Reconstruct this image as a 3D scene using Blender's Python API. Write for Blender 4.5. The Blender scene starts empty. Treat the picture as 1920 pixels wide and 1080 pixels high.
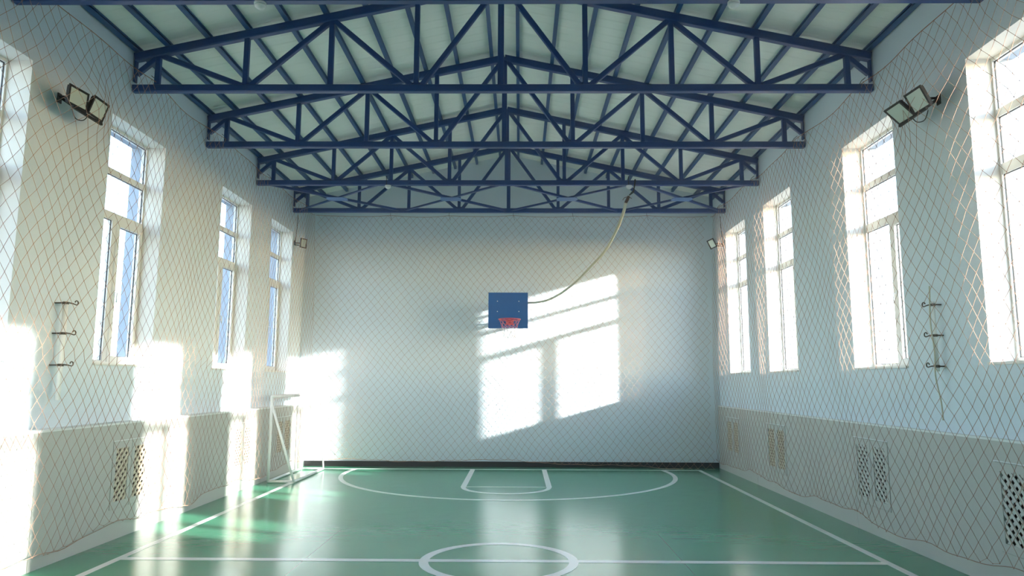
import bpy, math, random
from mathutils import Vector, Matrix
random.seed(7)
S = bpy.context.scene
COL = S.collection

# ------------------------------------------------------------------ camera
FPX, PITCH, YAW, ROLL, CAMH = 1330.4, 0.1317, -0.0112, 0.0039, 1.778
_cp, _sp, _cy, _sy = math.cos(PITCH), math.sin(PITCH), math.cos(YAW), math.sin(YAW)
fw = Vector((_sy*_cp, _cy*_cp, _sp)); rt = Vector((_cy, -_sy, 0)); up = rt.cross(fw)
r2 = rt*math.cos(ROLL) + up*math.sin(ROLL); u2 = -rt*math.sin(ROLL) + up*math.cos(ROLL)
cam_data = bpy.data.cameras.new('camera'); cam = bpy.data.objects.new('camera', cam_data); COL.objects.link(cam)
cam_data.sensor_width = 36; cam_data.lens = FPX/1920*36; cam_data.clip_end = 500
m = Matrix((r2, u2, -fw)).transposed().to_4x4(); m.translation = (0, 0, CAMH); cam.matrix_world = m
S.camera = cam

# ------------------------------------------------------------------ sky, sun, exposure
SUN_DIR = Vector((-1, .378, -.281)).normalized()
W = bpy.data.worlds.new('sky'); S.world = W; W.use_nodes = True
nt = W.node_tree; nt.nodes.clear()
wo = nt.nodes.new('ShaderNodeOutputWorld'); bg = nt.nodes.new('ShaderNodeBackground')
# bright thin overcast: pale everywhere, a little whiter towards the horizon
tcw = nt.nodes.new('ShaderNodeTexCoord'); sxw = nt.nodes.new('ShaderNodeSeparateXYZ'); rw = nt.nodes.new('ShaderNodeValToRGB')
rw.color_ramp.elements[0].position = 0.0; rw.color_ramp.elements[0].color = (.62, .615, .60, 1)
rw.color_ramp.elements[1].position = .75; rw.color_ramp.elements[1].color = (.50, .555, .63, 1)
nt.links.new(tcw.outputs['Generated'], sxw.inputs[0]); nt.links.new(sxw.outputs[2], rw.inputs[0])
sk = nt.nodes.new('ShaderNodeTexSky'); sk.sky_type = 'NISHITA'; sk.sun_disc = False; sk.sun_elevation = math.radians(14.7); sk.sun_rotation = math.radians(110.7); sk.dust_density = .7
ml = nt.nodes.new('ShaderNodeMix'); ml.data_type = 'RGBA'; ml.blend_type = 'ADD'; ml.inputs[0].default_value = 1
tn = nt.nodes.new('ShaderNodeMix'); tn.data_type = 'RGBA'; tn.blend_type = 'MULTIPLY'; tn.inputs[0].default_value = 1; tn.inputs[7].default_value = (.53, .575, .645, 1)
nt.links.new(sk.outputs[0], tn.inputs[6]); nt.links.new(rw.outputs[0], ml.inputs[6]); nt.links.new(tn.outputs[2], ml.inputs[7])
bg.inputs['Strength'].default_value = 1.3
nt.links.new(ml.outputs[2], bg.inputs[0]); nt.links.new(bg.outputs[0], wo.inputs[0])
sl = bpy.data.lights.new('sun', 'SUN'); sl.energy = 11; sl.angle = math.radians(1.3); sl.color = (1, .98, .95)
so = bpy.data.objects.new('sun', sl); COL.objects.link(so); so.rotation_euler = SUN_DIR.to_track_quat('-Z', 'Y').to_euler(); so.location = (40, -15, 12)
vs = S.view_settings; vs.view_transform = 'Standard'; vs.look = 'None'; vs.gamma = 1; vs.use_curve_mapping = False; vs.exposure = 1.1
S.cycles.max_bounces = 12; S.cycles.diffuse_bounces = 6; S.cycles.glossy_bounces = 4; S.cycles.transparent_max_bounces = 16
S.cycles.caustics_reflective = False; S.cycles.caustics_refractive = False
S.cycles.sample_clamp_indirect = 6

# ------------------------------------------------------------------ materials
def mat(name, col, rough=.6, metal=0, noise=0.0, nscale=6.0, bump=0.0, bscale=40.0, spec=.5, coords='Object'):
    M = bpy.data.materials.new(name); M.use_nodes = True; n = M.node_tree.nodes; l = M.node_tree.links
    b = n['Principled BSDF']; b.inputs['Roughness'].default_value = rough; b.inputs['Metallic'].default_value = metal
    b.inputs['Specular IOR Level'].default_value = spec
    b.inputs['Base Color'].default_value = (*col, 1)
    if noise or bump:
        tc = n.new('ShaderNodeTexCoord')
    if noise:
        t = n.new('ShaderNodeTexNoise'); t.inputs['Scale'].default_value = nscale; t.inputs['Detail'].default_value = 4
        r = n.new('ShaderNodeMapRange'); r.inputs[3].default_value = 1-noise; r.inputs[4].default_value = 1+noise*.5
        mx = n.new('ShaderNodeMix'); mx.data_type = 'RGBA'; mx.blend_type = 'MULTIPLY'; mx.inputs[0].default_value = 1
        l.new(tc.outputs[coords], t.inputs['Vector']); l.new(t.outputs[0], r.inputs[0])
        mx.inputs[6].default_value = (*col, 1); l.new(r.outputs[0], mx.inputs[7]); l.new(mx.outputs[2], b.inputs['Base Color'])
    if bump:
        t2 = n.new('ShaderNodeTexNoise'); t2.inputs['Scale'].default_value = bscale; t2.inputs['Detail'].default_value = 3
        bp = n.new('ShaderNodeBump'); bp.inputs['Strength'].default_value = bump; bp.inputs['Distance'].default_value = .01
        l.new(tc.outputs[coords], t2.inputs['Vector']); l.new(t2.outputs[0], bp.inputs['Height']); l.new(bp.outputs[0], b.inputs['Normal'])
    return M

M_wall = mat('wall_paint', (.72, .79, .84), .75, noise=.03, nscale=2, bump=.12, bscale=30, spec=.3)
M_reveal = mat('cream_reveal_paint', (.76, .73, .65), .7, noise=.03, nscale=3)
M_case = mat('casing_paint', (.54, .53, .48), .6, noise=.03, nscale=3, spec=.3)
M_cap = mat('casing_cap_paint', (.80, .81, .78), .5)
M_ceil = mat('roof_sheet', (.84, .87, .81), .55, noise=.05, nscale=1.5, spec=.3)
M_blue = mat('blue_steel_paint', (.010, .050, .19), .42, noise=.12, nscale=5)
M_blue2 = mat('blue_purlin_paint', (.022, .085, .23), .45, noise=.12, nscale=5)
M_bluel = mat('pale_blue_steel', (.07, .16, .36), .5)
M_board = mat('backboard_blue', (.010, .115, .36), .6, noise=.06, nscale=6, spec=.25)
M_net = mat('net_cord', (.44, .26, .18), .85, noise=.3, nscale=9)
M_knot = mat('net_knot', (.38, .18, .12), .85)
M_rope = mat('pale_rope', (.66, .62, .48), .9, noise=.2, nscale=60, bump=.6, bscale=120)
M_lash = mat('brown_lashing', (.11, .055, .035), .9, noise=.4, nscale=80)
M_dark = mat('dark_metal', (.012, .0115, .011), .6, spec=.3)
M_hook = mat('weathered_hook_metal', (.10, .08, .06), .5, metal=.7, noise=.3, nscale=60)
M_pvc = mat('white_pvc', (.78, .77, .73), .35)
M_gasket = mat('black_gasket', (.03, .03, .03), .6)
M_white = mat('white_tube_paint', (.92, .92, .90), .35)
M_skirt = mat('dark_skirting', (.016, .015, .015), .55, noise=.25, nscale=12)
M_lat = mat('beige_lattice', (.66, .56, .42), .7, noise=.1, nscale=14)
M_latw = mat('painted_lattice', (.60, .59, .53), .65, noise=.1, nscale=14)
M_back = mat('brown_shade_backing', (.075, .030, .014), .85, noise=.4, nscale=10)
M_red = mat('red_rim_paint', (.55, .045, .06), .4)
M_rnet = mat('red_net_cord', (.72, .20, .24), .8)
M_pnet = mat('white_net_cord', (.88, .78, .78), .8)
M_plast = mat('white_plastic', (.80, .80, .78), .4)
M_ground = mat('outside_bounce_ground', (.42, .40, .37), .9, noise=.2, nscale=.8)
M_out = mat('shaded_outside_render', (.30, .345, .40), .9)  # dark blue-grey: the sky-lit shade of the outer reveals is put into the colour
M_line = mat('white_floor_paint', (.82, .85, .82), .22, noise=.05, nscale=8)

def floor_mat():
    M = bpy.data.materials.new('green_sports_floor'); M.use_nodes = True; n = M.node_tree.nodes; l = M.node_tree.links
    b = n['Principled BSDF']
    tc = n.new('ShaderNodeTexCoord')
    t = n.new('ShaderNodeTexNoise'); t.inputs['Scale'].default_value = 1.3; t.inputs['Detail'].default_value = 6
    cr = n.new('ShaderNodeMix'); cr.data_type = 'RGBA'
    cr.inputs[6].default_value = (.054, .265, .150, 1); cr.inputs[7].default_value = (.070, .32, .185, 1)
    l.new(tc.outputs['Object'], t.inputs['Vector']); l.new(t.outputs[0], cr.inputs[0])
    # sheet seams along the hall every 2 m
    sx = n.new('ShaderNodeSeparateXYZ'); l.new(tc.outputs['Object'], sx.inputs[0])
    a = n.new('ShaderNodeMath'); a.operation = 'ADD'; a.inputs[1].default_value = -1.64; l.new(sx.outputs[0], a.inputs[0])
    pp = n.new('ShaderNodeMath'); pp.operation = 'PINGPONG'; pp.inputs[1].default_value = 1.9; l.new(a.outputs[0], pp.inputs[0])
    lt = n.new('ShaderNodeMath'); lt.operation = 'LESS_THAN'; lt.inputs[1].default_value = .0035; l.new(pp.outputs[0], lt.inputs[0])
    # scuffs: stretched thin marks
    mp = n.new('ShaderNodeMapping'); mp.inputs['Scale'].default_value = (1.2, 5, 1); mp.inputs['Rotation'].default_value = (0, 0, .35)
    t3 = n.new('ShaderNodeTexNoise'); t3.inputs['Scale'].default_value = 2.2; t3.inputs['Detail'].default_value = 9; t3.inputs['Roughness'].default_value = .62
    l.new(tc.outputs['Object'], mp.inputs[0]); l.new(mp.outputs[0], t3.inputs['Vector'])
    g = n.new('ShaderNodeMapRange'); g.inputs[1].default_value = .68; g.inputs[2].default_value = .76; g.inputs[3].default_value = 0; g.inputs[4].default_value = .2
    l.new(t3.outputs[0], g.inputs[0])
    mxx = n.new('ShaderNodeMath'); mxx.operation = 'MAXIMUM'
    sc = n.new('ShaderNodeMath'); sc.operation = 'MULTIPLY'; sc.inputs[1].default_value = .28; l.new(lt.outputs[0], sc.inputs[0])
    l.new(sc.outputs[0], mxx.inputs[0]); l.new(g.outputs[0], mxx.inputs[1])
    d = n.new('ShaderNodeMix'); d.data_type = 'RGBA'; d.inputs[7].default_value = (.012, .045, .03, 1)
    l.new(cr.outputs[2], d.inputs[6]); l.new(mxx.outputs[0], d.inputs[0]); l.new(d.outputs[2], b.inputs['Base Color'])
    rr = n.new('ShaderNodeMapRange'); rr.inputs[3].default_value = .13; rr.inputs[4].default_value = .25
    l.new(t3.outputs[0], rr.inputs[0]); l.new(rr.outputs[0], b.inputs['Roughness'])
    mp2 = n.new('ShaderNodeMapping'); mp2.inputs['Scale'].default_value = (1, 2.5, 1); l.new(tc.outputs['Object'], mp2.inputs[0])
    t4 = n.new('ShaderNodeTexNoise'); t4.inputs['Scale'].default_value = 5; t4.inputs['Detail'].default_value = 5
    l.new(mp2.outputs[0], t4.inputs['Vector'])
    bp = n.new('ShaderNodeBump'); bp.inputs['Strength'].default_value = .10; bp.inputs['Distance'].default_value = .008
    l.new(t4.outputs[0], bp.inputs['Height']); l.new(bp.outputs[0], b.inputs['Normal'])
    b.inputs['Specular IOR Level'].default_value = .75
    return M
M_floor = floor_mat()

def glass_mat():
    M = bpy.data.materials.new('window_glass'); M.use_nodes = True; n = M.node_tree.nodes; l = M.node_tree.links
    n.clear(); o = n.new('ShaderNodeOutputMaterial'); mx = n.new('ShaderNodeMixShader')
    tr = n.new('ShaderNodeBsdfTransparent'); tr.inputs[0].default_value = (.97, .98, .975, 1)
    gl = n.new('ShaderNodeBsdfGlossy'); gl.inputs['Roughness'].default_value = .02
    lw = n.new('ShaderNodeLayerWeight'); lw.inputs[0].default_value = .5
    pw = n.new('ShaderNodeMath'); pw.operation = 'POWER'; pw.inputs[1].default_value = 5; l.new(lw.outputs['Facing'], pw.inputs[0])
    mr = n.new('ShaderNodeMapRange'); mr.inputs[3].default_value = .03; mr.inputs[4].default_value = .45; l.new(pw.outputs[0], mr.inputs[0])
    l.new(mr.outputs[0], mx.inputs[0]); l.new(tr.outputs[0], mx.inputs[1]); l.new(gl.outputs[0], mx.inputs[2]); l.new(mx.outputs[0], o.inputs[0])
    return M
M_glass = glass_mat()
M_lens = mat('floodlight_glass', (.62, .70, .62), .25)

# ------------------------------------------------------------------ mesh builder
class MB:
    def __init__(s): s.v = []; s.f = []; s.sm = []
    def add(s, vs, fs, smooth=False):
        k = len(s.v); s.v += [tuple(p) for p in vs]; s.f += [tuple(k+i for i in q) for q in fs]; s.sm += [smooth]*len(fs)
    def box(s, lo, hi):
        x0, y0, z0 = [min(a, b) for a, b in zip(lo, hi)]; x1, y1, z1 = [max(a, b) for a, b in zip(lo, hi)]
        s.add([(x0,y0,z0),(x1,y0,z0),(x1,y1,z0),(x0,y1,z0),(x0,y0,z1),(x1,y0,z1),(x1,y1,z1),(x0,y1,z1)],
              [(3,2,1,0),(4,5,6,7),(0,1,5,4),(1,2,6,5),(2,3,7,6),(3,0,4,7)])
    def loft(s, rings, caps=True, closed=False, smooth=False):
        n = len(rings[0]); vs = [p for r in rings for p in r]; fs = []
        R = len(rings)
        for i in range(R if closed else R-1):
            j = (i+1) % R
            for k in range(n):
                fs.append((i*n+k, i*n+(k+1) % n, j*n+(k+1) % n, j*n+k))
        if caps and not closed:
            fs.append(tuple(reversed(range(n)))); fs.append(tuple((R-1)*n+k for k in range(n)))
        s.add(vs, fs, smooth)
    def bar(s, p, q, w, h, upv=(0, 0, 1), ch=.12):
        """rolled tube of width w, height h with eased corners"""
        p = Vector(p); q = Vector(q); d = (q-p).normalized(); u = Vector(upv); sd = d.cross(u).normalized(); u = sd.cross(d).normalized()
        c = min(w, h)*ch; a, b = w/2, h/2
        prof = [(a-c,-b),(a,-b+c),(a,b-c),(a-c,b),(-a+c,b),(-a,b-c),(-a,-b+c),(-a+c,-b)]
        s.loft([[e+sd*x+u*y for x, y in prof] for e in (p, q)])
    def tube(s, pts, r, n=8, closed=False):
        pts = [Vector(p) for p in pts]; rings = []; N = len(pts); prev = None
        for i, p in enumerate(pts):
            if closed: d = pts[(i+1) % N]-pts[i-1]
            else: d = pts[min(i+1, N-1)]-pts[max(i-1, 0)]
            d.normalize()
            if prev is None:
                a = Vector((0, 0, 1)) if abs(d.z) < .9 else Vector((1, 0, 0)); u = (a-d*a.dot(d)).normalized()
            else:
                u = (prev-d*prev.dot(d)).normalized()
            prev = u; w = d.cross(u); rr = r[i] if isinstance(r, (list, tuple)) else r
            rings.append([p+(u*math.cos(2*math.pi*k/n)+w*math.sin(2*math.pi*k/n))*rr for k in range(n)])
        s.loft(rings, closed=closed, smooth=n > 4)
    def lathe(s, c, prof, n=20, axis=(0, 0, 1)):
        ax = Vector(axis).normalized(); a = Vector((1, 0, 0)) if abs(ax.x) < .9 else Vector((0, 1, 0)); u = (a-ax*a.dot(ax)).normalized(); w = ax.cross(u); c = Vector(c)
        s.loft([[c+ax*z+(u*math.cos(2*math.pi*k/n)+w*math.sin(2*math.pi*k/n))*r for k in range(n)] for r, z in prof], smooth=True)
    def prism(s, poly, d):
        d = Vector(d); a = [Vector(p) for p in poly]; s.loft([a, [p+d for p in a]])
    def build(s, name, m, parent=None, **kw):
        me = bpy.data.meshes.new(name); me.from_pydata(s.v, [], s.f); me.materials.append(m)
        me.polygons.foreach_set('use_smooth', s.sm); me.update()
        import bmesh
        bm = bmesh.new(); bm.from_mesh(me); bmesh.ops.recalc_face_normals(bm, faces=bm.faces); bm.to_mesh(me); bm.free()
        o = bpy.data.objects.new(name, me); COL.objects.link(o)
        if parent is not None:
            o.parent = parent; o.matrix_parent_inverse = Matrix.Translation(-Vector(world_loc(parent)))
        for k, v in kw.items(): o[k] = v
        return o

def world_loc(o):
    p = Vector(o.location)
    return p if o.parent is None else p + world_loc_parent(o)
def world_loc_parent(o): return Vector((0, 0, 0))      # parts keep their mesh in world coordinates and location 0

def tag(o, label, cat, group=None, kind=None):
    o['label'] = label; o['category'] = cat
    if group: o['group'] = group
    if kind: o['kind'] = kind
    return o
def thing(name, loc, label, cat, group=None, kind=None):
    o = bpy.data.objects.new(name, None); COL.objects.link(o); o.location = loc; o.empty_display_size = .1
    return tag(o, label, cat, group, kind)

# ------------------------------------------------------------------ dimensions
XL, XR, YB, YF = -4.74, 4.26, 15.3, -1.3
XC = -.24                        # ridge
WT = .46                         # wall thickness
PL, PR = -4.57, 4.21             # casing faces
CASEZ = 1.30
ZE, ZA = 5.76, 6.73              # top chord top at the eaves and at the ridge
SL_ = (ZA-ZE)/(XR-XC)
def roofz(x): return ZA - SL_*abs(x-XC)
ROOF_OFF = .06                  # purlin depth
WZ0, WZ1 = 1.95, 4.86
WIN = [(2.17, 3.43), (5.24, 6.50), (7.86, 9.12), (10.94, 12.20), (13.22, 14.48)]

# ------------------------------------------------------------------ setting: floor, walls, ceiling, ground
b = MB(); b.box((XL-WT, YF-WT, -.15), (XR+WT, YB+WT, 0)); floor = b.build('floor', M_floor)
tag(floor, 'glossy green sports floor with white court lines', 'floor', kind='structure')
b = MB(); b.box((-150, -150, -.5), (150, 150, -.16)); tag(b.build('ground', M_ground), 'unseen ground outside the hall, added to bounce light in', 'ground', kind='structure')  # never in view, added to bounce daylight up through the windows

def side_wall(name, xi, xo, label):
    z1 = ZE+ROOF_OFF+.1
    sg = 1 if xo > xi else -1; xm = xi+sg*.31
    ys = [YF-WT]
    for a, c in WIN: ys += [a, c]
    ys.append(YB+WT)
    def leaf(x0, x1, e):
        b = MB()
        for i in range(0, len(ys), 2): b.box((x0, ys[i]-(e if i else 0), -.15), (x1, ys[i+1]+(e if i+1 < len(ys)-1 else 0), z1))
        for a, c in WIN:
            b.box((x0, a, -.15), (x1, c, WZ0)); b.box((x0, a, WZ1), (x1, c, z1))
        return b
    o = tag(leaf(xi, xm, 0).build(name, M_wall), label, 'wall', kind='structure')
    o.data.materials.append(M_reveal)
    for p in o.data.polygons:
        if abs(p.normal.x) < .5: p.material_index = 1
    leaf(xm, xo, 0).build('outer_leaf', M_out, o)
    return o
side_wall('wall_left', XL, XL-WT, 'pale plastered left wall with tall window openings')
side_wall('wall_right', XR, XR+WT, 'pale plastered right wall with tall sunlit window openings')
def gable(name, y0, y1, label):
    b = MB(); zt = ROOF_OFF+.05
    b.prism([(XL-.01, y0, -.15), (XR+.01, y0, -.15), (XR+.01, y0, roofz(XR)+zt), (XC, y0, ZA+zt), (XL-.01, y0, roofz(XL)+zt)], (0, y1-y0, 0))
    return tag(b.build(name, M_wall), label, 'wall', kind='structure')
gable('wall_back', YB, YB+WT, 'pale end wall behind the basketball hoop')
gable('wall_front', YF-WT, YF, 'plain end wall behind the camera')

def ceiling():
    b = MB(); P = .2; prof = []
    y = YF-WT
    while y < YB+WT:
        prof += [(y, 0), (y+.13, 0), (y+.145, -.004), (y+.185, -.004)]; y += P
    prof.append((YB+WT, 0))
    for sgn, xe in ((-1, XL-WT), (1, XR+WT)):
        lo = []; rings = []
        for (yy, dz) in prof:
            zr = ZA+ROOF_OFF+.004+dz; ze = roofz(xe)+ROOF_OFF+.004+dz
            rings.append([(XC, yy, zr), (xe, yy, ze), (xe, yy, ze+.09-dz), (XC, yy, zr+.09-dz)])
        b.loft([[Vector(p) for p in r] for r in rings])
    return tag(b.build('ceiling', M_ceil), 'pale grey green ribbed roof sheeting above the trusses', 'ceiling', kind='structure')
ceiling()
b = MB(); b.box((PL+.02, YB-.018, 0), (PR-.02, YB, .115)); b.box((PL+.02, YB-.024, .10), (PR-.02, YB, .115))
tag(b.build('baseboard_back', M_skirt), 'dark skirting strip along the foot of the end wall', 'skirting', kind='structure')

# court lines: thin paint on the floor
LZ = .0015
NL = [0]
def flat(poly, name='line_marking'):
    NL[0] += 1; LZ = .0015+.00025*NL[0]
    b = MB(); b.prism([(x, y, .0) for x, y in poly], (0, 0, LZ)); b.build(name, M_line, floor)
def line(p, q, w):
    d = Vector((q[0]-p[0], q[1]-p[1])).normalized(); n = Vector((-d.y, d.x))*w/2
    flat([(p[0]+n.x, p[1]+n.y), (q[0]+n.x, q[1]+n.y), (q[0]-n.x, q[1]-n.y), (p[0]-n.x, p[1]-n.y)])
def arc(c, r, a0, a1, w, n=64, closed=False):
    NL[0] += 1; LZ = .0015+.00025*NL[0]
    b = MB(); rings = []
    for i in range(n if closed else n+1):
        a = a0+(a1-a0)*i/n; cs, sn = math.cos(a), math.sin(a)
        rings.append([Vector((c[0]+cs*rr, c[1]+sn*rr, z)) for rr, z in ((r-w/2, 0), (r+w/2, 0), (r+w/2, LZ), (r-w/2, LZ))])
    b.loft(rings, closed=closed); b.build('line_marking', M_line, floor)
SLX, SRX, BLY, HLY = -4.03, 3.68, 14.90, 7.40
line((SLX, YF+.3), (SLX, BLY), .08); line((SRX, YF+.3), (SRX, BLY), .08)
line((SLX-.04, BLY), (SRX+.04, BLY), .08); line((SLX, HLY), (SRX, HLY), .10)
arc((-.205, HLY+.01), .75, 0, 2*math.pi, .095, 72, True)
cy3, R3, x3 = 14.28, 3.2, -.22
a = math.asin((BLY-cy3)/R3); arc((x3, cy3), R3, math.pi-a, 2*math.pi+a, .085, 80)
line((-.955, 12.43), (-.955, BLY), .095); line((.505, 12.43), (.505, BLY), .095)
line((-.95, 12.45), (.50, 12.45), .045); arc((-.225, 12.43), .73, math.pi, 2*math.pi, .08, 36)

# ------------------------------------------------------------------ windows
ORD = ['beside the camera', 'nearest the camera', 'second from the camera', 'third from the camera', 'farthest from the camera']
wn = 0
def window(side, k):
    global wn
    wn += 1
    y0, y1 = WIN[k]; xi = XL if side < 0 else XR
    xf = xi+side*.24; fd = .07                        # frame front plane, frame depth
    lab = ('tall white framed window in the %s wall, %s' % ('left' if side < 0 else 'right', ORD[k]))
    t = thing('window_%d' % wn, (xf, (y0+y1)/2, WZ0), lab, 'window', kind='structure')
    def bx(b, ya, yb, za, zb, d0=0, d1=fd): b.box((xf+side*d0, ya, za), (xf+side*d1, yb, zb))
    F = .065; J = .022; T = .032
    zt1, zt2 = 4.31, 3.77
    b = MB(); bx(b, y0, y0+J, WZ0, WZ1); bx(b, y1-J, y1, WZ0, WZ1); bx(b, y0+J, y1-J, WZ0, WZ0+F); bx(b, y0+J, y1-J, WZ1-T, WZ1); b.build('frame', M_pvc, t)
    for zt, h in ((zt1, .075), (zt2, .10)):
        b = MB(); bx(b, y0+J, y1-J, zt-h/2, zt+h/2, .004, fd-.004); b.build('transom', M_pvc, t)
    ym = (y0+y1)/2
    b = MB(); bx(b, ym-.045, ym+.045, WZ0+F, zt2-.05, .004, fd-.004); b.build('mullion', M_pvc, t)
    def pane(ya, yb, za, zb):
        b = MB(); bx(b, ya-.006, yb+.006, za-.006, zb+.006, .032, .038); p = b.build('pane', M_glass, t)
        b = MB(); g = .006
        for (a, c, e, f) in ((ya, ya+g, za, zb), (yb-g, yb, za, zb), (ya, yb, za, za+g), (ya, yb, zb-g, zb)): bx(b, a, c, e, f, .020, .031)
        b.build('gasket', M_gasket, p)
    pane(y0+J, y1-J, zt1+.0375, WZ1-T); pane(y0+J, y1-J, zt2+.05, zt1-.0375)
    # lower lights: one fixed, one opening sash with its own frame and handle
    cas = (ym+.045, y1-J) if side < 0 else (y0+J, ym-.045)
    fix = (y0+J, ym-.045) if side < 0 else (ym+.045, y1-J)
    pane(fix[0], fix[1], WZ0+F, zt2-.05)
    a, c = cas[0]-.012, cas[1]+.012; e, f = WZ0+F-.012, zt2-.05+.012; s = .065
    b = MB()
    for q in ((a, a+s, e, f), (c-s, c, e, f), (a+s, c-s, e, e+s), (a+s, c-s, f-s, f)): bx(b, *q, -.014, .055)
    sash = b.build('sash', M_pvc, t)
    pane(a+s, c-s, e+s, f-s)
    hy = a+s/2 if side < 0 else c-s/2
    b = MB(); b.box((xf-side*.014, hy-.014, 2.80), (xf-side*.024, hy+.014, 2.87)); b.tube([(xf-side*.02, hy, 2.84), (xf-side*.055, hy, 2.84), (xf-side*.055, hy, 2.72)], .009, 8); b.build('handle', M_plast, sash)
    b = MB(); b.box((xf, y0+.002, WZ0-.001), (xi-side*.03, y1-.002, WZ0+.022)); b.build('sill', M_pvc, t)
    return t
for k in range(5): window(-1, k)
for k in range(5): window(1, k)

# ------------------------------------------------------------------ radiator casings with lattice grilles
def clip(poly, y0, y1, z0, z1):
    for ax, lim, sg in ((0, y0, 1), (0, y1, -1), (1, z0, 1), (1, z1, -1)):
        out = []
        for i in range(len(poly)):
            p, q = poly[i-1], poly[i]; dp, dq = sg*(p[ax]-lim), sg*(q[ax]-lim)
            if (dp >= 0) != (dq >= 0):
                t = dp/(dp-dq); out.append((p[0]+t*(q[0]-p[0]), p[1]+t*(q[1]-p[1])))
            if dq >= 0: out.append(q)
        poly = out
        if not poly: return poly
    return poly
def lattice(side, x, y0, y1, z0, z1, pitch=.093, w=.031):
    """two crossed layers of diagonal slats clipped to the door opening"""
    b = MB(); pp = pitch*math.sqrt(.5); L = 2
    for li, sg in enumerate((1, -1)):
        d = Vector((1, sg)).normalized(); n = Vector((-d.y, d.x)); c = Vector(((y0+y1)/2, (z0+z1)/2))
        for i in range(-14, 15):
            o = c+n*(i*pp); 
            poly = [tuple(o+d*L+n*w/2), tuple(o-d*L+n*w/2), tuple(o-d*L-n*w/2), tuple(o+d*L-n*w/2)]
            poly = clip(poly, y0, y1, z0, z1)
            if len(poly) >= 3:
                xx = x+side*(.001+.007*li)
                b.prism([(xx, p[0], p[1]) for p in poly], (side*.0065, 0, 0))
    return b
def casing(side, face, wallx, seams, grilles, label):
    t = thing('radiator_casing', (face, 7, 0), label, 'casing', 'radiator casings')
    th = .018
    for i in range(len(seams)-1):
        a, c = seams[i]+.003, seams[i+1]-.003
        gs = [g for g in grilles if a < (g[0]+g[1])/2 < c]
        b = MB(); y = a
        for g in sorted(gs):
            b.box((face, y, 0), (face+side*th, g[0], CASEZ-.02)); b.box((face, g[0], 0), (face+side*th, g[1], g[2])); b.box((face, g[0], g[3]), (face+side*th, g[1], CASEZ-.02)); y = g[1]
        b.box((face, y, 0), (face+side*th, c, CASEZ-.02))
        b.build('panel', M_case, t)
    b = MB(); b.box((face-side*.012, seams[0], CASEZ-.02), (wallx-side*.002, seams[-1], CASEZ)); b.build('cap', M_cap, t)
    for (y0, y1, z0, z1, ml) in grilles:
        ym = (y0+y1)/2; g = .004
        for (a, c) in ((y0+g, ym-g), (ym+g, y1-g)):
            b = MB(); s, e, f = .062, z0+g, z1-g; xo, xi = face-side*.006, face+side*.014
            b.box((xo, a, e), (xi, a+s, f)); b.box((xo, c-s, e), (xi, c, f)); b.box((xo, a+s, e), (xi, c-s, e+.075)); b.box((xo, a+s, f-.075), (xi, c-s, f))
            door = b.build('grille_door', M_case, t)
            lattice(side, face-side*.002, a+s, c-s, e+.075, f-.075).build('lattice', ml, door, kind='stuff')
        b = MB(); b.box((face+side*.033, y0-.02, z0-.02), (face+side*.040, y1+.02, z1+.02)); b.build('backing', M_back, t)  # brown board, coloured extra dark to imitate the shade inside the casing
        b = MB(); b.box((face-side*.010, y0-.012, z1), (face+side*.002, y1+.012, z1+.010)); b.build('trim_strip', M_cap, t)
casing(-1, PL, XL, [YF, 2.3, 6.82, 9.62, 12.80, YB], [(8.10, 8.88, .34, 1.09, M_lat), (11.52, 12.30, .34, 1.09, M_lat), (13.50, 14.36, .36, 1.09, M_lat)],
       'pale radiator casing with beige lattice doors along the left wall behind the small goal')
casing(1, PR, XR, [YF, 2.3, 5.30, 9.17, 12.90, YB], [(5.64, 6.48, .33, 1.10, M_latw), (8.33, 9.15, .33, 1.11, M_latw), (11.48, 12.34, .33, 1.10, M_lat), (13.88, 14.72, .36, 1.09, M_lat)],
       'shaded radiator casing with lattice doors along the right wall beneath sunlit windows')

# ------------------------------------------------------------------ roof trusses, purlins, bracing
def truss(y, label):
    t = thing('roof_truss', (XC, y, 5.264), label, 'truss', 'blue roof trusses')
    z0 = 5.264; c = .09
    b = MB(); b.bar((XL+.015, y, z0+c/2), (XR-.015, y, z0+c/2), c, c); b.build('bottom_chord', M_blue, t)
    h = .105
    for sg, xe in ((-1, XL+.015), (1, XR-.015)):
        b = MB(); b.bar((XC-sg*.0, y, ZA-h/2), (xe, y, roofz(xe)-h/2), c, h); b.build('top_chord', M_blue, t)
        b = MB(); b.box((xe-.0, y-.03, z0+.13), (xe-sg*.02, y+.03, roofz(xe)-.02)); b.build('end_plate', M_blue, t)
    zc = z0+c
    def zt(x): return roofz(x)-h
    w = .062
    V = [-4.2, -3.12, -2.08, -1.03, 0, 1.03, 2.08, 3.12, 4.2]
    for v in V:
        b = MB(); x = XC+v; b.bar((x, y, zc-.01), (x, y, zt(x)+.02), w if v else .075, w if v else .075, (0, 1, 0)); b.build('vertical', M_blue, t)
    def diag(x1, z1, x2, z2):
        b = MB(); b.bar((XC+x1, y, z1), (XC+x2, y, z2), w*.9, w, (0, 0, 1)); b.build('diagonal', M_blue, t)
    for sg in (-1, 1):
        diag(sg*4.17, zt(XC+4.17)+.01, sg*3.17, zc); diag(sg*3.05, zc, sg*2.11, zt(XC+2.11)); diag(sg*2.05, zt(XC+2.05), sg*1.09, zc)
        diag(sg*.96, zc, sg*.06, zt(XC+.06)); diag(sg*4.2, zt(XC+4.2), sg*4.46, zc+.14)
        for xx in (1.03, 3.12):
            b = MB(); b.box((XC+sg*xx-.1, y-.012, zc-.004), (XC+sg*xx+.1, y+.012, zc+.035)); b.build('gusset', M_blue, t)
    return t
TY = [6.165+2.063*k for k in range(5)]
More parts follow.
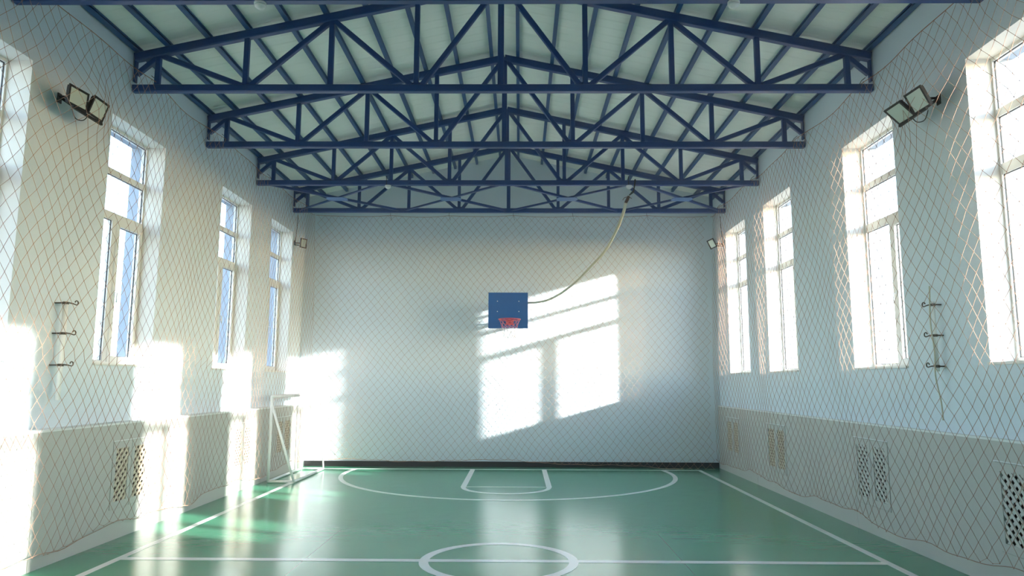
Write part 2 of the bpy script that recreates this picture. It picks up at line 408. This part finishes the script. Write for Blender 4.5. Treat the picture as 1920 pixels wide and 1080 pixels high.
TL = ['blue steel roof truss cut off by the top edge of the view', 'large blue roof truss with white lamps hidden, first one fully in view',
      'blue roof truss second of those fully in view', 'blue roof truss with smoke detectors and the rope tied to it', 'blue roof truss farthest away, against the end wall']
TL[1] = 'large blue roof truss, first one fully in view, between the twin floodlights'
for y, l in zip(TY, TL): truss(y, l)

ords = ['first', 'second', 'third', 'fourth', 'fifth', 'sixth', 'seventh', 'eighth', 'ninth', 'tenth']
for sg, nm in ((-1, 'left'), (1, 'right')):
    for i, v in enumerate((.2, .72, 1.2, 1.68, 2.16, 2.63, 3.11, 3.6, 4.09, 4.455)):
        x = XC+sg*v; z = roofz(x); w, h = .05, ROOF_OFF
        o = bpy.data.objects.new('roof_purlin', None)
        bpy.data.objects.remove(o)
        b = MB(); sl = -sg*SL_                          # C channel, lips to the ridge side
        y0, y1 = YF, YB
        tk = .006
        def P(dx, dz): return (x+dx, z+dz+sl*dx)
        prof = [(-w/2, 0), (w/2, 0), (w/2, .02), (w/2-tk, .02), (w/2-tk, tk), (-w/2+tk, tk), (-w/2+tk, h-tk), (w/2-tk, h-tk), (w/2-tk, h-.02), (w/2, h-.02), (w/2, h), (-w/2, h)]
        ring = [(P(dx*sg*-1 if sg > 0 else dx, dz)) for dx, dz in prof]
        b.loft([[Vector((px, yy, pz)) for px, pz in ring] for yy in (y0, y1)])
        tag(b.build('roof_purlin', M_blue2), 'long blue steel roof purlin, %s to the %s of the ridge' % (ords[i], nm), 'purlin', 'roof purlins')

cells = [-4.42, -2.2, 0, 2.3, 4.42]
bl = ['leftmost of the four', 'second from left of the four', 'third from left of the four', 'rightmost of the four']
for i in range(4):
    xa, xb = XC+cells[i], XC+cells[i+1]; ya, yb = TY[3]+.03, TY[4]-.04; z = 5.285; xm, ymid = (xa+xb)/2, (ya+yb)/2
    t = thing('cross_brace', (xm, ymid, z), 'blue cross brace between the two far trusses, %s' % bl[i], 'brace', 'roof cross braces')
    for k, (p, q) in enumerate((((xa+.06, ya), (xb-.06, yb)), ((xb-.06, ya), (xa+.06, yb)))):
        b = MB(); p = Vector((*p, z)); q = Vector((*q, z)); d = (q-p).normalized(); n = Vector((-d.y, d.x, 0))
        pr = [(-.022, 0), (.022, 0), (.022, .005), (-.017, .005), (-.017, .045), (-.022, .045)]
        b.loft([[e+n*a+Vector((0, 0, c+.006*k)) for a, c in pr] for e in (p, q)]); b.build('brace_bar', M_blue, t)
    b = MB(); b.prism([(xm-.2, ymid-.07, z-.004), (xm-.14, ymid-.14, z-.004), (xm+.14, ymid-.14, z-.004), (xm+.2, ymid-.07, z-.004), (xm+.2, ymid+.07, z-.004), (xm+.14, ymid+.14, z-.004), (xm-.14, ymid+.14, z-.004), (xm-.2, ymid+.07, z-.004)], (0, 0, .006)); b.build('gusset_plate', M_bluel, t)

# ------------------------------------------------------------------ safety nets
def net(label, P0, du, length, nrm, cw, ch, zfun_top, zfun_bot, seed, supports, lean=0.0, bulge=None):
    rng = random.Random(seed); du = Vector(du); nrm = Vector(nrm); P0 = Vector(P0); R = .0023
    nu = int(length/cw)+1; rows = int(5.6/(ch/2))+1
    def pos(u, z):
        n = .025*math.sin(u*1.9+z*.7+seed)+.018*math.sin(u*4.3-z*1.3)
        if bulge: n += bulge(u, z)
        return P0+du*u+nrm*n+Vector((0, 0, z))
    K = {}
    for j in range(rows+1):
        for i in range(nu+1):
            u = (i+.5*(j % 2))*cw
            if u > length: continue
            t = j/rows; zt, zb = zfun_top(u), zfun_bot(u)
            z = 5.36-j*ch/2
            z += (zt-5.36)*max(0, 1-j/9)+lean*u*0
            u2 = min(max(u+.03*math.sin(z*2.1+u*1.3+seed)+.02*math.sin(z*5+u*3)+rng.uniform(-.007, .007)+lean*(z-2.7), 0), length)
            z += .018*math.sin(u*2.3+z*1.1+seed)*min(1, j/4)+rng.uniform(-.006, .006)*min(1, j)
            if z < zb: 
                if z < zb-ch*.5: continue
                z = zb
            K[(i, j)] = pos(u2, min(z, zt))
    t = thing('safety_net', tuple(P0+du*(length/2)), label, 'net', 'wall safety nets')
    b = MB(); kb = MB()
    def cord(p, q, r=R):
        d = (q-p)
        if d.length < .01: return
        d.normalize(); a = nrm; s_ = d.cross(a).normalized(); w_ = s_.cross(d)
        rg = [(s_*math.cos(x)+w_*math.sin(x))*r for x in (.5, 2.6, 4.7)]
        b.loft([[p+v for v in rg], [q+v for v in rg]], caps=False)
    for (i, j), p in K.items():
        for ii in ((i, i-1) if j % 2 == 0 else (i, i+1)):
            q = K.get((ii, j+1))
            if q is not None: cord(p, q)
        s = .0058
        kb.add([p+Vector(v)*s for v in ((1,0,0),(-1,0,0),(0,1,0),(0,-1,0),(0,0,1),(0,0,-1))], [(0,2,4),(2,1,4),(1,3,4),(3,0,4),(2,0,5),(1,2,5),(3,1,5),(0,3,5)])
    b.build('mesh_cords', M_net, t, kind='stuff'); kb.build('knots', M_knot, t, kind='stuff')
    n = int(length/.12)
    b = MB(); b.tube([pos(length*i/n, zfun_top(length*i/n)) for i in range(n+1)], .0045, 5); b.build('head_rope', M_knot, t)
    b = MB(); b.tube([pos(length*i/n, zfun_bot(length*i/n)+.01*math.sin(i*1.1)) for i in range(n+1)], .0036, 5); b.build('foot_rope', M_net, t)
    for u in supports:
        p = pos(u, zfun_top(u)); b = MB(); 
        b.tube([p, p+Vector((0, 0, .05))-nrm*.03, p+Vector((0, 0, .09))-nrm*.08], .004, 5); b.tube([p, p+Vector((.02, .02, -.05)), p+Vector((.03, -.02, -.11))], .003, 5)
        b.build('tie', M_lash, t)
    return t
def scal(sup, hi, sag):
    def f(u):
        for a, c in zip(sup[:-1], sup[1:]):
            if a <= u <= c:
                x = (u-a)/(c-a); return hi-sag*4*x*(1-x)
        return hi-.02
    return f
def floodb(u, z):      # the net is pushed out over the floodlights
    y = u+YF+.4
    return .15*math.exp(-((y-6.93)**2+(z-4.58)**2)/.09)
supL = [0.0, TY[0]-2.063+.9, TY[0]+.9, TY[1]+.9, TY[2]+.9, TY[3]+.9, TY[4]+.9, 16.05]
net('orange brown diamond net hanging along the left wall in front of its windows', (-4.47, YF+.4, 0), (0, 1, 0), YB-.2-YF-.4, (1, 0, 0), .16, .205,
    scal(supL, 5.39, .05), lambda u: .17+.035*math.sin(u*2.2)+.02*math.sin(u*5.1)+.05*max(0, 1-u/8), 1, supL[2:7], .03, bulge=lambda u, z: (.02 if z > 2 else -.02)+floodb(u, z))
net('orange brown diamond net hanging along the right wall, edges lit by the sun', (4.09, YF+.4, 0), (0, 1, 0), YB-.2-YF-.4, (-1, 0, 0), .166, .20,
    scal(supL, 5.36, .06), lambda u: .20+.04*math.sin(u*1.9+1)+.02*math.sin(u*4.7), 2, supL[2:7], -.03, bulge=floodb)
supB = [0.0, 1.62, 2.9, 4.3, 5.6, 7.2, 8.55]
net('thin diamond net hanging across the end wall behind the basketball hoop', (-4.45, YB-.2, 0), (1, 0, 0), 8.52, (0, -1, 0), .158, .188,
    scal(supB, 5.37, .035), lambda u: .15+.02*math.sin(u*2.1)-.14*min(1, max(0, (u-4.5)/3)), 3, supB[1:6], .0)

# ------------------------------------------------------------------ basketball hoop
BX0, BX1, BZ0, BZ1, BY = -.645, .165, 2.865, 3.60, 14.47
hp = thing('basketball_hoop', (-.24, YB, 3.2), 'blue square backboard with red rim and net on the end wall', 'basketball hoop')
b = MB(); b.box((BX0, BY, BZ0), (BX1, BY+.022, BZ1)); b.build('backboard', M_board, hp)
for bx_ in (-.46, -.02):
    for bz in (3.21, 3.42):
        b = MB(); b.lathe((bx_, BY-.006, bz), [(.001, -.001), (.010, 0), (.010, .006), (.001, .007)], 8, (0, 1, 0)); b.build('bolt', M_plast, hp)
for bx_ in (-.52, .04):
    for bz in (3.02, 3.40):
        b = MB(); b.bar((bx_, BY+.02, bz), (bx_, YB-.01, bz+.0), .045, .045); b.build('bracket_arm', M_blue, hp)
    b = MB(); b.bar((bx_, BY+.045, BZ0+.05), (bx_, BY+.045, BZ1-.05), .04, .04, (0, 1, 0)); b.build('bracket_post', M_blue, hp)
    b = MB(); b.box((bx_-.05, YB-.016, 2.93), (bx_+.05, YB-.002, 3.5)); b.build('wall_plate', M_blue, hp)
    b = MB(); b.bar((bx_, BY+.05, 3.42), (bx_, YB-.02, 3.04), .03, .03); b.build('bracket_arm', M_blue, hp)
RC, RR, RZ = Vector((-.205, BY-.33, 3.02)), .215, 3.02
RC.z = RZ
b = MB(); b.tube([RC+Vector((math.cos(a), math.sin(a), 0))*RR for a in [2*math.pi*i/36 for i in range(36)]], .010, 8, True)
rim = b.build('rim', M_red, hp)
b = MB(); b.box((RC.x-.07, BY-.11, RZ-.05), (RC.x+.07, BY, RZ+.012)); b.box((RC.x-.08, BY-.01, RZ-.09), (RC.x+.08, BY, RZ+.03)); b.build('rim_bracket', M_red, hp)
def hoopnet(z0, z1, r0, r1, rows, n, mname, m):
    b = MB(); 
    def pt(i, j):
        t = j/rows; r = r0+(r1-r0)*math.sin(t*1.35)/math.sin(1.35); a = 2*math.pi*(i+.5*(j % 2))/n
        return RC+Vector((r*math.cos(a), r*math.sin(a), 0))+Vector((0, 0, z0+(z1-z0)*t))
    for j in range(rows):
        for i in range(n):
            for ii in ((i, i-1) if j % 2 == 0 else (i, i+1)): b.tube([pt(i, j), pt(ii, j+1)], .0032, 4)
    b.build(mname, m, hp)
hoopnet(-.005, -.17, .215, .155, 3, 12, 'net', M_rnet); hoopnet(-.17, -.38, .155, .12, 3, 12, 'net_skirt', M_pnet)

# ------------------------------------------------------------------ rope from the truss to the backboard
rp = thing('climbing_rope', (2.02, TY[3], 5.2), 'long pale rope drooping from the roof truss to the backboard', 'rope')
RP = [(1.905, 12.48, 4.985), (1.87, 12.56, 4.83), (1.77, 12.74, 4.55), (1.585, 13.0, 4.21), (1.36, 13.28, 3.97), (1.10, 13.58, 3.72), (.83, 13.90, 3.53), (.57, 14.2, 3.42), (.36, 14.42, 3.395), (.20, 14.56, 3.40), (.05, 14.60, 3.41)]
def spline(P, n=6):
    P = [Vector(p) for p in P]; out = []
    for i in range(len(P)-1):
        p0, p1, p2, p3 = P[max(i-1, 0)], P[i], P[i+1], P[min(i+2, len(P)-1)]
        for k in range(n):
            t = k/n; out.append(.5*((2*p1)+(p2-p0)*t+(2*p0-5*p1+4*p2-p3)*t*t+(3*p1-p0-3*p2+p3)*t**3))
    return out+[P[-1]]
RS = spline(RP); N = len(RS)
b = MB(); b.tube(RS, [.031-.010*min(1, i/(N*.5)) for i in range(N)], 8); b.build('rope', M_rope, rp)
b = MB(); b.tube([(1.955, 12.44, 5.10), (1.93, 12.46, 5.04), (1.90, 12.485, 4.98)], [.022, .030, .028], 8); b.tube([(1.95, 12.44, 5.09), (1.87, 12.42, 5.06), (1.84, 12.43, 5.02)], .006, 5); b.tube([(1.94, 12.44, 5.08), (2.0, 12.42, 5.05)], .006, 5); b.build('lashing', M_lash, rp)
b = MB(); yy = TY[3]
b.tube([(2.05, yy-.055, 5.36), (2.035, yy-.056, 5.25), (2.02, yy-.02, 5.17), (1.955, yy+.04, 5.10)], .011, 6)
b.tube([(2.06, yy+.055, 5.36), (2.05, yy+.056, 5.25), (2.03, yy+.02, 5.15), (1.955, yy+.05, 5.10)], .008, 6)
b.tube([(2.05, yy-.055, 5.36), (2.052, yy, 5.372), (2.06, yy+.055, 5.36)], .011, 6); b.build('strap', M_dark, rp)
b = MB(); b.tube([(.165, 14.57, 3.40), (.12, 14.60, 3.42), (.05, 14.60, 3.42), (.02, 14.57, 3.38)], .024, 8); b.build('hitch', M_rope, rp)

# ------------------------------------------------------------------ smoke detectors under the trusses
sd = [((-2.37, TY[3], 5.264), 'white smoke detector under the fourth truss, left of the hoop'), ((1.95, TY[3], 5.264), 'white smoke detector beside the hanging rope'),
      ((-2.42, TY[0], 5.264), 'white smoke detector at the top edge, left half'), ((1.965, TY[0], 5.264), 'white smoke detector at the top edge, right half')]
for p, l in sd:
    t = thing('smoke_detector', p, l, 'smoke detector', 'smoke detectors')
    b = MB(); b.lathe(p, [(.001, -.02), (.055, -.02), (.055, 0), (.001, 0)], 20); b.build('base', M_plast, t)
    b = MB(); b.lathe(p, [(.001, -.062), (.025, -.06), (.032, -.048), (.046, -.044), (.050, -.02), (.001, -.02)], 20); b.build('dome', M_plast, t)
    b = MB(); b.tube([(p[0]-.02, p[1]-.05, p[2]+.16), (p[0]-.02, p[1]-.05, p[2]+.01), (p[0], p[1]-.02, p[2]-.006)], .005, 6); b.build('cable', M_dark, t)

# ------------------------------------------------------------------ floodlights
def head(t, c, w, h, nrm, upv, inv=False):
    """flat floodlight head: housing with cooling fins, rim frame, glass"""
    n = Vector(nrm).normalized(); u = Vector(upv); u = (u-n*u.dot(n)).normalized(); s = n.cross(u); c = Vector(c)
    def blk(b, a0, a1, b0, b1, d0, d1):
        vs = [c+s*x+u*y+n*z for z in (d0, d1) for (x, y) in ((a0, b0), (a1, b0), (a1, b1), (a0, b1))]
        b.add(vs, [(3,2,1,0),(4,5,6,7),(0,1,5,4),(1,2,6,5),(2,3,7,6),(3,0,4,7)])
    b = MB(); blk(b, -w/2+.01, w/2-.01, -h/2+.01, h/2-.01, -.028, -.002)
    for k in range(6): x = -w/2+.03+k*(w-.06)/5; blk(b, x-.003, x+.003, -h/2+.02, h/2-.02, -.045, -.028)
    ho = b.build('housing', M_dark, t)
    b = MB(); e = .022
    blk(b, -w/2, w/2, -h/2, -h/2+e, -.005, .008); blk(b, -w/2, w/2, h/2-e, h/2, -.005, .008); blk(b, -w/2, -w/2+e, -h/2+e, h/2-e, -.005, .008); blk(b, w/2-e, w/2, -h/2+e, h/2-e, -.005, .008)
    b.build('frame', M_dark, ho)
    b = MB(); blk(b, -w/2+e, w/2-e, -h/2+e, h/2-e, -.001, .003); b.build('glass', M_lens, ho)
    return c-u*h/2
def twin(side, wallp, endp, heads, label):
    t = thing('floodlight', wallp, label, 'floodlight', 'twin floodlights'); wp, ep = Vector(wallp), Vector(endp)
    b = MB(); b.box((wp.x, wp.y-.03, wp.z-.07), (wp.x-side*.012, wp.y+.03, wp.z+.03)); b.build('wall_plate', M_dark, t)
    b = MB(); b.bar(wp, ep, .028, .028); b.bar(wp+Vector((0, 0, .0)), (ep.x+side*.06, ep.y, wp.z-.03), .022, .022); b.bar((ep.x+side*.06, ep.y, wp.z-.03), (ep.x+side*.06, ep.y, ep.z+.03), .022, .022, (0, 1, 0)); b.bar(ep+Vector((0, -.2, 0)), ep+Vector((0, .3, 0)), .026, .026); b.build('bracket', M_dark, t)
    b = MB(); b.tube(spline([(ep.x+side*.12, ep.y-.02, ep.z+.05), (ep.x+side*.10, ep.y+.02, ep.z-.04), (ep.x+side*.04, ep.y+.05, ep.z-.05), (ep.x+side*.01, ep.y+.08, ep.z+.01)]), .005, 6); b.build('cable', M_dark, t)
    for (c, w, h, n) in heads: head(t, c, w, h, n, (0, 0, 1))
twin(-1, (XL, 6.92, 4.67), (-4.45, 6.90, 4.475), [((-4.44, 6.765, 4.585), .275, .20, (1, -.10, -.06)), ((-4.42, 7.075, 4.595), .285, .205, (1, .05, -.34))],
     'twin black floodlight on the left wall, before its nearest full window')
twin(1, (XR, 6.95, 4.66), (3.98, 6.90, 4.455), [((3.955, 6.80, 4.575), .27, .23, (-1, -.06, -.50)), ((3.93, 7.09, 4.555), .28, .23, (-1, -.06, -1.1))],
     'twin black floodlight on the right wall, tilted down between two windows')
def single(side, wallp, c, w, h, n, upv, label, cat='floodlight'):
    t = thing('floodlight', wallp, label, cat, 'single floodlights'); wp = Vector(wallp); c = Vector(c)
    b = MB(); b.box((wp.x, wp.y-.03, wp.z-.05), (wp.x-side*.012, wp.y+.03, wp.z+.05)); b.bar(wp, c-Vector(n).normalized()*.035, .025, .025); b.bar(wp+Vector((0, 0, -.04)), c-Vector(n).normalized()*.035+Vector((0, 0, -.05)), .02, .02); b.build('bracket', M_dark, t)
    head(t, c, w, h, n, upv)
    b = MB(); b.tube([wp+Vector((-side*.01, .02, .04)), wp+Vector((-side*.012, .1, .4)), wp+Vector((-side*.012, .12, .62))], .006, 5); b.build('cable', M_dark, t)
single(-1, (XL, 14.62, 4.66), (-4.50, 14.45, 4.62), .17, .20, (1, -.55, -.1), (0, 0, 1), 'small single floodlight in the far left corner beside the end wall')
single(1, (XR, 14.66, 4.66), (4.0, 14.58, 4.65), .15, .20, (-.55, -1, -.3), (-.45, 0, 1), 'small single floodlight in the far right corner beside the end wall')

# ------------------------------------------------------------------ wall poles with net hooks
def pole(side, x, y, ztop, zbot, r, hooks, label, cord=False):
    t = thing('hook_pole', (x, y, zbot), label, 'pole', 'wall poles with hooks')
    b = MB(); b.tube([(x, y, zbot), (x, y, (zbot+ztop)/2), (x, y, ztop)], r, 12); b.build('pipe', M_white, t)
    wx = XL if side < 0 else XR
    for z in hooks:
        xf = x-side*(r+.006)
        b = MB(); b.tube([(wx, y-.02, z), (xf, y-r-.012, z), (xf, y, z+.004), (xf, y+.07, z+.002), (xf-side*.0, y+.13, z-.006)], .007, 6)
        b.tube([(xf, y+.13+.022*math.sin(a)*1.2, z+.016-.022*math.cos(a)) for a in [i*4.6/9 for i in range(10)]], .006, 6)
        b.lathe((x, y, z-.012), [(r+.001, 0), (r+.006, 0), (r+.006, .024), (r+.001, .024)], 14); b.tube([(xf, y-r-.01, z), (xf, y-r-.06, z-.004)], .007, 6)
        b.build('hook', M_hook, t)
    if cord:
        b = MB(); b.tube(spline([(x-side*(r+.012), y-.01, ztop+.16), (x-side*(r+.012), y+.02, 2.4), (x-side*(r+.012), y-.015, 2.1), (x-side*(r+.012), y-.0, 1.85), (x-side*.02, y-.05, 1.6), (x-side*.02, y-.06, 1.42)]), .008, 6); b.build('cord', M_rope, t)
pole(-1, -4.64, 7.16, 2.58, 1.58, .024, (2.56, 2.25, 1.93), 'slim white pole with three metal hooks on the left wall')
pole(1, 4.19, 7.20, 2.60, 1.90, .016, (2.57, 2.26, 1.95), 'slim pole with three dark hooks and a hanging cord on the right wall', True)

# ------------------------------------------------------------------ small goal in the far left corner
g = thing('goal', (-4.2, 13.75, 0), 'small white tube goal frame pushed against the left casing in the far corner', 'goal')
GX, GY0, GY1, GH, GB = -4.425, 12.78, 14.68, 1.50, -3.97
r = .026
for y in (GY0, GY1):
    b = MB(); b.tube([(GX, y, r), (GX, y, GH)], r, 12); b.build('post', M_white, g)
b = MB(); b.tube([(GX, GY0-.0, GH), (GX, GY1, GH)], r, 12); b.build('crossbar', M_white, g)
b = MB(); b.tube([(GX, GY0, r), (GX, GY1, r)], r*.9, 12); b.build('front_rail', M_white, g)
b = MB(); b.tube([(GB, GY0, r), (GB, GY1, r)], r*.9, 12); b.build('rear_rail', M_white, g)
for y in (GY0, GY1):
    b = MB(); b.tube([(GX, y, r), (GB, y, r)], r*.8, 12); b.build('side_rail', M_white, g)
b = MB(); b.tube([(GX, GY0+.01, GH-.13), (GB, GY0, r)], r*.85, 12); b.build('stay', M_white, g)
b = MB(); b.tube(spline([(GX, GY1, GH), (GX+.14, GY1, GH-.23), (GX+.28, GY1, GH-.62), (GX+.38, GY1, .75), (GX+.43, GY1, .3), (GB, GY1, r)]), .016, 10); b.build('stay', M_white, g)
# remnant of goal net bunched on the crossbar
b = MB()
rg = random.Random(5); 
for i in range(44):
    y = GY0+.06+i*.042; b.tube([(GX+.03*math.cos(a+i)*1.0, y+.015*a/6, GH+.032*math.sin(a+i)) for a in [k*6.2/8 for k in range(9)]], .003, 4)
    b.tube([(GX-.02, y, GH-.02), (GX-.02+rg.uniform(-.02, .02), y+.03, GH-.05-rg.random()*.04), (GX-.02, y+.05, GH-.02)], .003, 4)
b.build('net_remnant', M_pnet, g, kind='stuff')

# ------------------------------------------------------------------ haze added to imitate a soft bloom around bright areas
hz = MB(); hz.box((XL-.2, YF-.1, -.05), (XR+.2, YB+.1, ZA+.2))
HM = bpy.data.materials.new('bloom_haze'); HM.use_nodes = True; n = HM.node_tree.nodes; n.clear()
ho = n.new('ShaderNodeOutputMaterial'); vsn = n.new('ShaderNodeVolumeScatter'); vsn.inputs['Density'].default_value = .0035; vsn.inputs['Anisotropy'].default_value = .1
HM.node_tree.links.new(vsn.outputs[0], ho.inputs['Volume'])
tag(hz.build('haze', HM), 'thin added haze filling the hall, imitating soft bloom', 'haze', kind='stuff')
